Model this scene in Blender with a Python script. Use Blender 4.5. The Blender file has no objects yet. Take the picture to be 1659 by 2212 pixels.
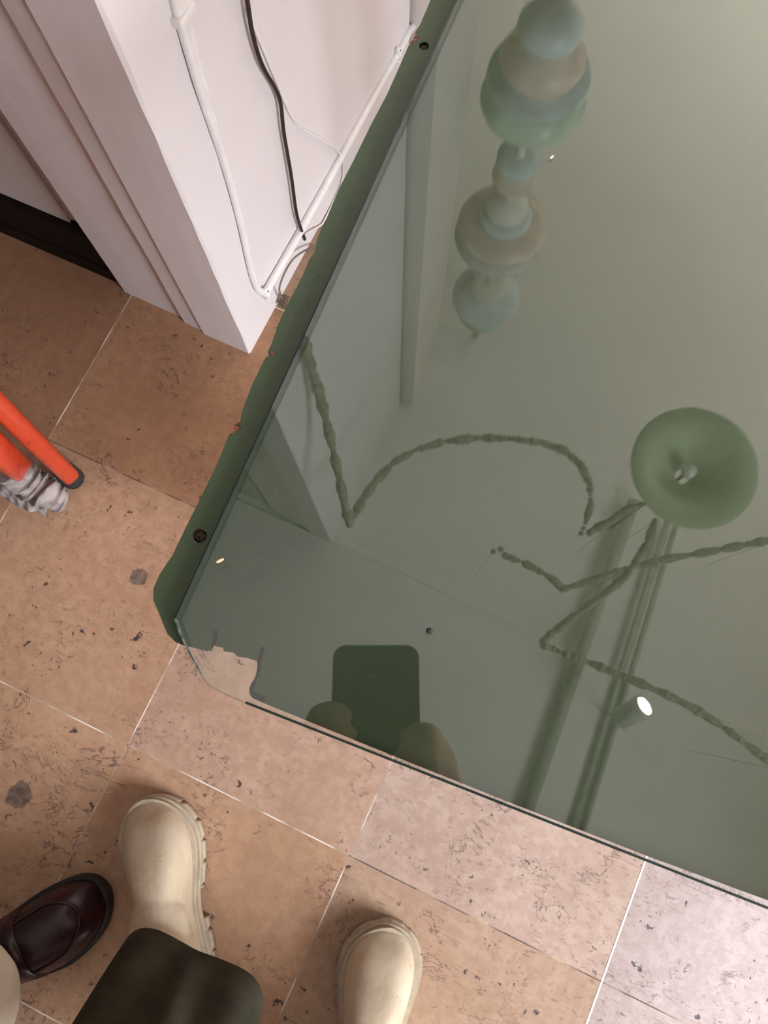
import bpy, bmesh, math, random
from mathutils import Vector, Matrix, noise as mnoise

random.seed(7)
S = bpy.context.scene
COL = S.collection
H = 1.13            # height of the phone lens above the floor
ZT = 0.79           # height of the green table top
ZC = 3.25           # ceiling

# ------------------------------------------------------------------ camera
F_PX, CX, CY = 1661.0, 829.5, 1106.0
RM = Matrix(((0.90819858, 0.40603552, -0.10154061),
             (0.41839848, -0.88706693, 0.19507686),
             (-0.01086519, -0.21965296, -0.97551757)))   # photo axes (right, down, forward) -> room axes
cd = bpy.data.cameras.new('camera')
cam = bpy.data.objects.new('camera', cd); COL.objects.link(cam)
right, down, fwd = RM.col[0], RM.col[1], RM.col[2]
M = Matrix.Identity(4)
for i in range(3):
    M[i][0] = right[i]; M[i][1] = -down[i]; M[i][2] = -fwd[i]
M[2][3] = H
cam.matrix_world = M
cd.sensor_fit = 'AUTO'; cd.sensor_width = 36.0
cd.lens = 36.0 * F_PX / 2212.0
cd.clip_start = 0.02; cd.clip_end = 50
S.camera = cam

# ------------------------------------------------------------------ view, world, lights
S.view_settings.view_transform = 'Standard'
S.view_settings.look = 'None'
S.view_settings.exposure = 0.0
S.view_settings.gamma = 1.0
S.view_settings.use_curve_mapping = False
S.cycles.use_denoising = True
S.cycles.max_bounces = 6
S.cycles.diffuse_bounces = 3
S.cycles.glossy_bounces = 3
S.cycles.use_adaptive_sampling = True
S.cycles.adaptive_threshold = 0.08
S.cycles.adaptive_min_samples = 12
S.cycles.caustics_reflective = False
S.cycles.caustics_refractive = False
S.cycles.transparent_max_bounces = 8
S.cycles.sample_clamp_indirect = 8.0

W = bpy.data.worlds.new('world'); S.world = W; W.use_nodes = True
W.node_tree.nodes['Background'].inputs[0].default_value = (0.75, 0.85, 1.0, 1)
W.node_tree.nodes['Background'].inputs[1].default_value = 0.3

def area(name, loc, direction, sx, sy, power, color):
    l = bpy.data.lights.new(name, 'AREA'); l.shape = 'RECTANGLE'
    l.size = sx; l.size_y = sy; l.energy = power; l.color = color
    o = bpy.data.objects.new(name, l); COL.objects.link(o)
    o.location = loc
    o.rotation_euler = Vector(direction).to_track_quat('-Z', 'Y').to_euler()
    return o
# daylight through the glazed shop door on the right, floor to lintel
area('daylight_door', (2.22, -0.42, 1.2), (-1, 0.06, -0.4), 1.0, 2.2, 158, (0.90, 0.94, 1.0))
# added unseen warm fill lights, aimed up to brighten the ceiling
area('ceiling_fill_back', (0.9, 3.5, 1.8), (0, -0.3, 1), 2.6, 0.16, 66, (1.0, 0.93, 0.84))
area('ceiling_fill_right', (2.2, 1.7, 2.2), (-0.2, 0, 1), 0.16, 2.2, 34, (1.0, 0.93, 0.84))
area('ceiling_fill_front', (0.3, -2.5, 2.35), (0, 0.35, 1), 2.6, 0.16, 8, (1.0, 0.93, 0.84))

# ------------------------------------------------------------------ helpers: points of the room
CAMP = Vector((0, 0, H))
def ray(px, py):
    return RM @ Vector((px - CX, py - CY, F_PX))
def at(px, py, z=0.0):
    d = ray(px, py); return CAMP + d * ((z - H) / d.z)
def on_x(px, py, x):
    d = ray(px, py); return CAMP + d * (x / d.x)
def on_y(px, py, y):
    d = ray(px, py); return CAMP + d * (y / d.y)
def mir(px, py, z):
    """real point at height z whose mirror image in the glass is seen at px, py"""
    p = at(px, py, 2 * (ZT + 0.006) - z); return Vector((p.x, p.y, z))

# ------------------------------------------------------------------ helpers: objects
def tag(o, label=None, cat=None, group=None, kind=None):
    if label: o['label'] = label
    if cat: o['category'] = cat
    if group: o['group'] = group
    if kind: o['kind'] = kind
    return o
def empty(name, loc, label, cat, group=None):
    o = bpy.data.objects.new(name, None); COL.objects.link(o); o.location = loc
    o.empty_display_size = 0.05
    bpy.context.view_layer.update()
    return tag(o, label, cat, group)
def link(name, me, mats, parent=None, smooth=True):
    if not isinstance(mats, (list, tuple)): mats = [mats]
    for m in mats: me.materials.append(m)
    if smooth:
        for p in me.polygons: p.use_smooth = True
    o = bpy.data.objects.new(name, me); COL.objects.link(o)
    if parent is not None:
        o.parent = parent
        root = Vector((0, 0, 0)); q = parent
        while q is not None: root += q.location; q = q.parent
        me.transform(Matrix.Translation(-root))      # meshes are written in room coordinates
    return o
def from_bm(name, bm, mats, parent=None, smooth=True):
    bmesh.ops.recalc_face_normals(bm, faces=bm.faces)
    me = bpy.data.meshes.new(name); bm.to_mesh(me); bm.free()
    return link(name, me, mats, parent, smooth)
def structure(o): o['kind'] = 'structure'; return o

def box(bm, a, b, mi=0):
    x0, y0, z0 = a; x1, y1, z1 = b
    v = [bm.verts.new(p) for p in ((x0,y0,z0),(x1,y0,z0),(x1,y1,z0),(x0,y1,z0),(x0,y0,z1),(x1,y0,z1),(x1,y1,z1),(x0,y1,z1))]
    for f in ((0,3,2,1),(4,5,6,7),(0,1,5,4),(1,2,6,5),(2,3,7,6),(3,0,4,7)):
        bm.faces.new([v[i] for i in f]).material_index = mi
def obox(bm, c, ax, ay, az, hx, hy, hz):
    vs = []
    for sz in (-1, 1):
        for sx, sy in ((-1,-1),(1,-1),(1,1),(-1,1)):
            vs.append(bm.verts.new(c + ax*hx*sx + ay*hy*sy + az*hz*sz))
    for f in ((0,3,2,1),(4,5,6,7),(0,1,5,4),(1,2,6,5),(2,3,7,6),(3,0,4,7)):
        bm.faces.new([vs[i] for i in f])
def frame_of(d):
    d = d.normalized(); u = Vector((0,0,1)) if abs(d.z) < 0.9 else Vector((1,0,0))
    a = d.cross(u).normalized(); return a, d.cross(a).normalized()
def catmull(pts, n=6):
    P = [pts[0]] + list(pts) + [pts[-1]]; out = []
    for i in range(1, len(P) - 2):
        p0, p1, p2, p3 = P[i-1], P[i], P[i+1], P[i+2]
        for k in range(n):
            t = k / n
            out.append(0.5*((2*p1) + (p2-p0)*t + (2*p0-5*p1+4*p2-p3)*t*t + (3*p1-p0-3*p2+p3)*t**3))
    out.append(pts[-1]); return out
def tube(bm, pts, r, seg=10, cap=True, ry=None):
    rings = []; a = None
    for i, p in enumerate(pts):
        d = (pts[min(i+1, len(pts)-1)] - pts[max(i-1, 0)])
        if d.length < 1e-9: d = Vector((0,0,1))
        d.normalize()
        if a is None: a, b = frame_of(d)
        else:
            a = (a - d * a.dot(d)).normalized(); b = d.cross(a).normalized()
        rr = r[i] if isinstance(r, (list, tuple)) else r
        rb = rr if ry is None else ry
        rings.append([bm.verts.new(p + a*rr*math.cos(2*math.pi*k/seg) + b*rb*math.sin(2*math.pi*k/seg)) for k in range(seg)])
    for i in range(len(rings)-1):
        for k in range(seg):
            bm.faces.new((rings[i][k], rings[i][(k+1)%seg], rings[i+1][(k+1)%seg], rings[i+1][k]))
    if cap:
        bm.faces.new(rings[0][::-1]); bm.faces.new(rings[-1])
def loft(bm, rings, cap=True):
    R = [[bm.verts.new(p) for p in r] for r in rings]; n = len(R[0])
    for i in range(len(R)-1):
        for k in range(n):
            bm.faces.new((R[i][k], R[i][(k+1)%n], R[i+1][(k+1)%n], R[i+1][k]))
    if cap:
        bm.faces.new(R[0][::-1]); bm.faces.new(R[-1])
def ball(bm, c, r, sub=2, scale=(1,1,1), rot=None):
    m = Matrix.Diagonal((r*scale[0], r*scale[1], r*scale[2], 1))
    if rot is not None: m = rot.to_4x4() @ m
    bmesh.ops.create_icosphere(bm, subdivisions=sub, radius=1, matrix=Matrix.Translation(c) @ m)
def cone(bm, p0, p1, r0, r1, seg=16):
    a, b = frame_of(p1 - p0)
    loft(bm, [[p + a*r*math.cos(2*math.pi*k/seg) + b*r*math.sin(2*math.pi*k/seg) for k in range(seg)] for p, r in ((p0, r0), (p1, r1))])
def limb(bm, pts, rs):
    for i in range(len(pts)-1): cone(bm, pts[i], pts[i+1], rs[i], rs[i+1])
    for p, r in zip(pts, rs): ball(bm, p, r, 2)
def lathe(bm, c, prof, seg=32):
    loft(bm, [[Vector((c.x + r*math.cos(2*math.pi*k/seg), c.y + r*math.sin(2*math.pi*k/seg), z)) for k in range(seg)] for r, z in prof])
def prism(bm_out, outer, holes, z0, z1, bevel=0.0):
    cu = bpy.data.curves.new('tmp', 'CURVE'); cu.dimensions = '2D'; cu.fill_mode = 'BOTH'
    cu.extrude = (z1 - z0) / 2
    for poly in [outer] + holes:
        sp = cu.splines.new('POLY'); sp.points.add(len(poly) - 1)
        for q, p in zip(sp.points, poly): q.co = (p[0], p[1], 0, 1)
        sp.use_cyclic_u = True
    o = bpy.data.objects.new('tmp', cu); COL.objects.link(o)
    me = bpy.data.meshes.new_from_object(o.evaluated_get(bpy.context.evaluated_depsgraph_get()))
    me.transform(Matrix.Translation((0, 0, (z0 + z1) / 2)))
    bm_out.from_mesh(me)
    bpy.data.objects.remove(o); bpy.data.curves.remove(cu); bpy.data.meshes.remove(me)
    bmesh.ops.remove_doubles(bm_out, verts=bm_out.verts, dist=1e-5)
def remesh(o, voxel, smooth=2):
    m = o.modifiers.new('remesh', 'REMESH'); m.mode = 'VOXEL'; m.voxel_size = voxel; m.use_smooth_shade = True
    if smooth:
        s = o.modifiers.new('smooth', 'SMOOTH'); s.factor = 0.5; s.iterations = smooth
    return o
def bevel(o, w, seg=2):
    b = o.modifiers.new('bevel', 'BEVEL'); b.width = w; b.segments = seg; b.limit_method = 'ANGLE'; b.angle_limit = math.radians(40)
    return o

# ------------------------------------------------------------------ helpers: materials
class NT:
    def __init__(self, name):
        self.m = bpy.data.materials.new(name); self.m.use_nodes = True
        self.t = self.m.node_tree; self.n = self.t.nodes; self.n.clear()
        self.out = self.n.new('ShaderNodeOutputMaterial')
        self.pos = self.n.new('ShaderNodeNewGeometry').outputs['Position']
    def put(self, sock, v):
        if v is None: return
        if isinstance(v, bpy.types.NodeSocket): self.t.links.new(v, sock)
        elif isinstance(v, (tuple, list)) and len(v) == 3 and sock.type == 'RGBA': sock.default_value = (*v, 1)
        else: sock.default_value = v
    def math(self, op, a, b=None, c=None, clamp=False):
        n = self.n.new('ShaderNodeMath'); n.operation = op; n.use_clamp = clamp
        for i, v in enumerate((a, b, c)): self.put(n.inputs[i], v)
        return n.outputs[0]
    def vmath(self, op, a, b=None):
        n = self.n.new('ShaderNodeVectorMath'); n.operation = op
        self.put(n.inputs[0], a); self.put(n.inputs[1], b)
        return n.outputs['Value'] if op in ('DISTANCE', 'LENGTH') else n.outputs[0]
    def noise(self, scale, detail=4, rough=0.55, dist=0.0, vec=None, color=False):
        n = self.n.new('ShaderNodeTexNoise'); self.put(n.inputs['Vector'], vec or self.pos)
        n.inputs['Scale'].default_value = scale; n.inputs['Detail'].default_value = detail
        n.inputs['Roughness'].default_value = rough; n.inputs['Distortion'].default_value = dist
        return n.outputs['Color' if color else 'Fac']
    def voronoi(self, scale, vec=None, rnd=1.0):
        n = self.n.new('ShaderNodeTexVoronoi'); self.put(n.inputs['Vector'], vec or self.pos)
        n.inputs['Scale'].default_value = scale; n.inputs['Randomness'].default_value = rnd
        return n.outputs['Distance']
    def scaled(self, s, rot=(0,0,0)):
        n = self.n.new('ShaderNodeMapping'); self.put(n.inputs['Vector'], self.pos)
        n.inputs['Scale'].default_value = s; n.inputs['Rotation'].default_value = rot
        return n.outputs[0]
    def step(self, v, a, b, lo=0.0, hi=1.0):
        n = self.n.new('ShaderNodeMapRange'); n.interpolation_type = 'SMOOTHSTEP'
        self.put(n.inputs['Value'], v)
        for k, x in zip(('From Min', 'From Max', 'To Min', 'To Max'), (a, b, lo, hi)): n.inputs[k].default_value = x
        return n.outputs[0]
    def mix(self, f, a, b, mode='MIX'):
        n = self.n.new('ShaderNodeMix'); n.data_type = 'RGBA'; n.blend_type = mode
        self.put(n.inputs[0], f); self.put(n.inputs[6], a); self.put(n.inputs[7], b)
        return n.outputs[2]
    def spots(self, lst, wob=0.35):
        """1 inside any of the round patches (x, y, z, r), with ragged rims"""
        nz = self.noise(90, 3); acc = None
        for x, y, z, r in lst:
            d = self.vmath('DISTANCE', self.pos, (x, y, z))
            d = self.math('DIVIDE', d, r)
            d = self.math('ADD', d, self.math('MULTIPLY', self.math('SUBTRACT', nz, 0.5), wob*3))
            s = self.step(d, 0.85, 1.05, 1.0, 0.0)
            acc = s if acc is None else self.math('MAXIMUM', acc, s)
        return acc
    def bump(self, h, strength=0.3, dist=0.002):
        n = self.n.new('ShaderNodeBump'); n.inputs['Strength'].default_value = strength; n.inputs['Distance'].default_value = dist
        self.put(n.inputs['Height'], h); return n.outputs[0]
    def principled(self, color, rough=0.5, metal=0.0, normal=None, coat=0.0, spec=0.5, sheen=0.0, coat_rough=0.1):
        p = self.n.new('ShaderNodeBsdfPrincipled')
        self.put(p.inputs['Base Color'], color); self.put(p.inputs['Roughness'], rough); self.put(p.inputs['Metallic'], metal)
        self.put(p.inputs['Normal'], normal); p.inputs['Coat Weight'].default_value = coat; p.inputs['Coat Roughness'].default_value = coat_rough
        p.inputs['Specular IOR Level'].default_value = spec; p.inputs['Sheen Weight'].default_value = sheen
        self.t.links.new(p.outputs[0], self.out.inputs[0]); return self.m

def plain(name, c, rough=0.5, metal=0.0, var=0.12, scale=40, bump=0.0, bscale=200, **k):
    t = NT(name); n = t.noise(scale, 4)
    col = t.mix(t.step(n, 0.3, 0.7), tuple(x*(1-var) for x in c), tuple(min(1, x*(1+var)) for x in c))
    return t.principled(col, rough, metal, t.bump(t.noise(bscale, 3), bump, 0.001) if bump else None, **k)

def mat_paint(name, c, wave=True):
    t = NT(name)
    n = t.noise(3.5, 5)
    col = t.mix(t.step(n, 0.25, 0.75), tuple(x*0.97 for x in c), c)
    # a few scuffs and pinholes in the old paint
    sc = t.math('MULTIPLY', t.step(t.voronoi(14, t.scaled((1, 1, 0.35))), 0.03, 0.05, 1, 0), t.step(t.noise(6, 2), 0.56, 0.6))
    col = t.mix(t.math('MULTIPLY', sc, 0.6), col, (0.25, 0.22, 0.22))
    h = t.noise(9, 4, vec=t.scaled((0.9, 0.9, 0.16)))
    h2 = t.noise(120, 3)
    hh = t.math('ADD', t.math('MULTIPLY', h, 1.0), t.math('MULTIPLY', h2, 0.04))
    return t.principled(col, 0.42, 0, t.bump(hh, 0.35, 0.008))

M_WHITE = mat_paint('white_wall_paint', (0.76, 0.715, 0.725))
M_BEIGE = mat_paint('beige_wall_paint', (0.74, 0.68, 0.64))
M_DULL = mat_paint('shade_darkened_recess', (0.42, 0.40, 0.36))  # beige darkened so the recess's shade is in its colour
M_BROWN = mat_paint('bounce_cut_brown', (0.20, 0.155, 0.13))  # dark tone made up for the unseen walls to cut bounced light
M_GREY = mat_paint('grey_door_paint', (0.60, 0.57, 0.56))
M_CEIL = plain('ceiling_paint', (0.84, 0.83, 0.80), 0.8, var=0.03, scale=2)
M_BLACK = plain('black_skirting_paint', (0.0035, 0.0025, 0.0025), 0.5, var=0.4, bump=0.3, bscale=60, spec=0.12)

# ------------------------------------------------------------------ floor of stone tiles
def mat_tile():
    t = NT('veined_limestone')
    at_ = t.n.new('ShaderNodeVertexColor'); at_.layer_name = 'tile'
    tint = at_.outputs[0]
    warp = t.vmath('ADD', t.pos, t.vmath('SCALE', t.noise(7, 3, color=True), None))
    warp.node.inputs[1].links[0].from_node.inputs['Scale'].default_value = 0.10
    cl = t.noise(5, 6, 0.6)
    col = t.mix(t.step(cl, 0.3, 0.72), t.mix(1.0, tint, (0.88, 0.85, 0.82), 'MULTIPLY'), t.mix(1.0, tint, (1.10, 1.10, 1.11), 'MULTIPLY'))
    fine = t.noise(55, 5, 0.7)
    col = t.mix(t.step(fine, 0.60, 0.42, 0.0, 0.30), col, t.mix(1.0, tint, (0.62, 0.50, 0.44), 'MULTIPLY'))
    # soft rosy clouds
    col = t.mix(t.step(t.noise(9, 4, 0.6, 1.0), 0.55, 0.75, 0, 0.35), col, t.mix(1.0, tint, (1.0, 0.86, 0.84), 'MULTIPLY'))
    # crinkled dark veins, short and scattered
    st_ = t.scaled((1.0, 1.7, 1.0), (0, 0, 0.25))
    v = t.math('ABSOLUTE', t.math('SUBTRACT', t.noise(9, 5, 0.68, 0.8, st_), 0.5))
    vein = t.math('MULTIPLY', t.step(v, 0.003, 0.011, 1, 0), t.step(t.noise(8, 3, 0.5, 0.5), 0.53, 0.59))
    col = t.mix(t.math('MULTIPLY', vein, 0.72), col, (0.13, 0.07, 0.065))
    v2 = t.math('ABSOLUTE', t.math('SUBTRACT', t.noise(19, 5, 0.66, 1.0, st_), 0.52))
    vein2 = t.math('MULTIPLY', t.step(v2, 0.003, 0.016, 1, 0), t.step(t.noise(12, 3, 0.5), 0.56, 0.63))
    col = t.mix(t.math('MULTIPLY', vein2, 0.5), col, (0.2, 0.11, 0.09))
    # flecks
    fl = t.math('MULTIPLY', t.step(t.noise(75, 4, 0.7, 0.6, st_), 0.565, 0.65), t.step(t.noise(7, 3, 0.6), 0.40, 0.56))
    col = t.mix(t.math('MULTIPLY', fl, 0.55), col, (0.19, 0.105, 0.08))
    # dark pits, in loose clusters
    pw = t.vmath('ADD', t.pos, t.vmath('SCALE', t.noise(60, 3, color=True), None))
    pw.node.inputs[1].links[0].from_node.inputs['Scale'].default_value = 0.035
    pit = t.math('MULTIPLY', t.step(t.voronoi(36, pw), 0.09, 0.17, 1, 0), t.step(t.noise(9, 2), 0.50, 0.55))
    pit2 = t.math('MULTIPLY', t.step(t.voronoi(90, pw), 0.12, 0.24, 1, 0), t.step(t.noise(13, 2), 0.55, 0.60))
    col = t.mix(t.math('MULTIPLY', pit2, 0.75), col, (0.08, 0.05, 0.05))
    col = t.mix(t.math('MULTIPLY', pit, 0.9), col, (0.035, 0.022, 0.035))
    # long scratches
    for rot, sd in ((0.35, 1.0), (1.25, 2.3), (-0.7, 3.7), (2.2, 5.0)):
        s = t.noise(1.0, 2, 0.5, vec=t.scaled((2.5, 70, 1), (0, 0, rot)))
        s = t.math('MULTIPLY', t.step(t.math('ABSOLUTE', t.math('SUBTRACT', s, 0.5)), 0.0, 0.010, 1, 0), t.step(t.noise(5 + sd, 1), 0.64, 0.68))
        col = t.mix(t.math('MULTIPLY', s, 0.5), col, (0.17, 0.11, 0.09))
    a, b = at(300, 1247), at(41, 1718)
    st = t.spots([(a.x, a.y, 0, 0.0135), (b.x, b.y, 0, 0.0185)], 0.25)
    col = t.mix(t.math('MULTIPLY', st, 0.92), col, t.mix(t.step(t.noise(110, 3), 0.35, 0.65), (0.10, 0.07, 0.055), (0.20, 0.145, 0.115)))
    h = t.math('SUBTRACT', t.math('MULTIPLY', fine, 0.15), t.math('ADD', pit, t.math('MULTIPLY', vein, 0.4)))
    return t.principled(col, t.step(cl, 0.3, 0.7, 0.36, 0.5), 0, t.bump(h, 0.25, 0.0008), spec=0.4)

def make_floor():
    g = [at(*p) for p in ((275, 1608), (755, 1850), (1300, 2120), (98, 954), (520, 1133.6))]
    ya = sum(p.y for p in g[:3]) / 3; yb = (g[3].y + g[4].y) / 2; sp = yb - ya
    xs = [g[3].x - 0.347*k for k in range(6, 0, -1)] + [(g[3].x + at(209, 772).x)/2, (g[0].x + g[4].x)/2, g[1].x, g[2].x] + [g[2].x + 0.352*k for k in range(1, 8)]
    ys = [ya - sp*k for k in range(7, 0, -1)] + [ya, yb] + [yb + sp*k for k in range(1, 11)]
    tan, pale, mid = (0.69, 0.55, 0.445), (0.72, 0.625, 0.565), (0.68, 0.555, 0.46)
    bm = bmesh.new(); cl = bm.loops.layers.color.new('tile')
    ix1, ix2, ix3 = 7, 8, 9; iya = 7
    def tint(i, j):      # tile with lower left seams xs[i], ys[j]
        fixed = {(6, 7): (0.725, 0.58, 0.47), (7, 7): (0.73, 0.605, 0.52), (8, 7): pale, (9, 7): (0.70, 0.63, 0.615), (6, 6): (0.74, 0.60, 0.485), (7, 6): (0.72, 0.58, 0.47),
                 (8, 6): (0.69, 0.575, 0.485), (9, 6): (0.70, 0.63, 0.61), (6, 8): (0.66, 0.50, 0.385), (5, 8): (0.60, 0.45, 0.345), (5, 7): (0.69, 0.535, 0.42), (5, 6): tan}
        if (i, j) in fixed: return fixed[(i, j)]
        r = random.Random(i*31 + j*17); k = r.uniform(-0.035, 0.035); return tuple(x + k for x in r.choice((tan, mid, mid)))
    w = 0.0008
    def quad(x0, y0, x1, y1, mi, c=(1,1,1), z=0.0):
        f = bm.faces.new([bm.verts.new((x, y, z)) for x, y in ((x0,y0),(x1,y0),(x1,y1),(x0,y1))]); f.material_index = mi
        for l in f.loops: l[cl] = (*c, 1)
    for i in range(len(xs)-1):
        for j in range(len(ys)-1):
            quad(xs[i]+w, ys[j]+w, xs[i+1]-w, ys[j+1]-w, 0, tint(i, j))
    for i, x in enumerate(xs):
        for j in range(len(ys)-1):
            wide = i == ix3 and j >= iya-1
            if wide: quad(x-0.0013, ys[j]+w, x+0.0013, ys[j+1]+w, 3, z=0.0003)
            quad(x-w, ys[j]-w, x+w, ys[j+1]+w, 1)
    for j, y in enumerate(ys):
        for i in range(len(xs)-1):
            dark = (j == iya and i >= ix2) or j == iya + 1
            quad(xs[i]+w, y-w, xs[i+1]-w, y+w, 2 if dark else 1)
    t = NT('pale_grout')
    n = t.noise(14, 3)
    light = t.principled(t.mix(t.step(n, 0.42, 0.62), (0.42, 0.31, 0.23), (0.86, 0.78, 0.70)), 0.8)
    t = NT('dark_grout')
    n = t.noise(16, 3)
    darkm = t.principled(t.mix(t.step(n, 0.45, 0.75), (0.10, 0.065, 0.05), (0.5, 0.38, 0.3)), 0.8)
    me = bpy.data.meshes.new('floor'); bm.to_mesh(me); bm.free()
    o = link('floor', me, [mat_tile(), light, darkm, plain('fresh_grout', (0.76, 0.70, 0.64), 0.8, var=0.12)], None, False)
    structure(o)
make_floor()
X0, X1, Y0, Y1 = -2.6, 2.35, -2.65, 3.6

# ------------------------------------------------------------------ room shell
XW, YP = -0.4177, 0.3703
def wall_prism(name, poly, mat, z0=0.0, z1=ZC, jitter=None, dz=0.035):
    bm = bmesh.new(); n = int((z1 - z0) / dz) if jitter else 1
    rings = []
    for k in range(n+1):
        z = z0 + (z1 - z0) * k / n; r = []
        for i, (x, y) in enumerate(poly):
            if jitter and i in jitter:
                q = mnoise.noise(Vector((i*3.1, z*9, 0))) * jitter[i] + mnoise.noise(Vector((i*7.7, z*31, 4))) * jitter[i] * 0.6
                x += q; y += q*0.5
            r.append(Vector((x, y, z)))
        rings.append(r)
    loft(bm, rings)
    return structure(from_bm(name, bm, mat, None, False))
# the white pier at the table's left: long face towards the table, stepped end face towards the viewer
wall_prism('wall_pier', [(XW+0.004, 0.969), (XW, YP+0.003), (XW-0.0025, YP), (-0.500, 0.3705), (-0.505, 0.3740), (-0.537, 0.3755), (-0.543, 0.3815), (-0.651, 0.3825), (-0.651, 0.62), (-0.60, 0.969)],
           M_WHITE, jitter={0: 0.001, 1: 0.0016, 2: 0.0016, 4: 0.0012, 5: 0.0012, 6: 0.001, 7: 0.0006})
wall_prism('wall_niche', [(-0.365, 0.979), (-0.365, 1.19), (-1.25, 1.19), (-1.25, 0.979)], M_BEIGE)
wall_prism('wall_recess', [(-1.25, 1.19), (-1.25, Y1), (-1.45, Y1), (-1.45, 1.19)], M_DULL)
bm = bmesh.new()
box(bm, (X0, 0.401, 0), (-0.6995, 0.60, ZC)); box(bm, (-0.6990, 0.406, 0), (-0.640, 0.60, ZC))
structure(from_bm('wall_left', bm, M_GREY, None, False))
bm = bmesh.new()
loft(bm, [[Vector((x, y, z)) for y, z in ((0.41, 0), (0.3925, 0), (0.3925, 0.035), (0.3945, 0.042), (0.3945, 0.120), (0.398, 0.134), (0.41, 0.138))] for x in (X0, -0.6515)])
structure(from_bm('baseboard_left', bm, M_BLACK, None, False))
for nm, a, b in (('wall_far_left', (X0-0.1, Y0, 0), (X0, 0.5, ZC)), ('wall_front', (X0, Y0-0.1, 0), (X1, Y0, ZC)), ('wall_back', (-1.45, Y1, 0), (X1, Y1+0.1, ZC))):
    bm = bmesh.new(); box(bm, a, b); structure(from_bm(nm, bm, M_BEIGE if nm == 'wall_back' else M_BROWN, None, False))
bm = bmesh.new()      # right wall with the door opening
box(bm, (X1, Y0, 0), (X1+0.1, -0.94, ZC)); box(bm, (X1, 0.10, 0), (X1+0.1, Y1, ZC)); box(bm, (X1, -0.94, 2.35), (X1+0.1, 0.10, ZC))
structure(from_bm('wall_right', bm, M_BEIGE, None, False))
bm = bmesh.new()      # the ceiling, one step lower on the viewer's side of the pier line
box(bm, (X0, YP, ZC), (X1, Y1, ZC+0.1)); box(bm, (X0, Y0, ZC-0.02), (X1, YP, ZC+0.1))
structure(from_bm('ceiling', bm, M_CEIL, None, False))

# ------------------------------------------------------------------ table with the green sheet
GREEN_EDGE = [(990,-130),(930,0),(908,52),(899,66),(893,84),(886,92),(882,100),(852,168),(836,204),(800,272),(762,350),(734,404),(716,446),(706,470),(696,489),(684,519),(680,545),
              (668,560),(656,590),(641,620),(622,655),(601,700),(586,744),(578,760),(582,767),(573,773),(545,830),(522,890),(519,910),(504,918),(507,931),(494,940),(470,1000),(431,1080),(401,1140),
              (372,1200),(345,1240),(331,1272),(331,1296),(343,1324),(351,1345),(362,1370),(379,1387),(400,1395),(422,1400),(446,1407),(457,1404),(461,1393),(468,1397),(481,1399),(484,1407),
              (505,1410),(512,1418),(532,1421),(555,1428),(556,1440),(553,1456),(549,1467),(544,1474),(539,1484),(538,1498),(545,1508),(560,1515),(700,1572),(900,1653),(1100,1733),(1400,1850),(1659,1945)]
tb_o = at(1659, 1945, ZT); tb_c = at(560, 1515, ZT); tdir = (tb_o - tb_c).normalized()
tl_a, tl_b = at(345, 1230, ZT), at(930, 0, ZT); ldir = (tl_b - tl_a).normalized()
TW, TL = 1.35, 0.72
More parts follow.
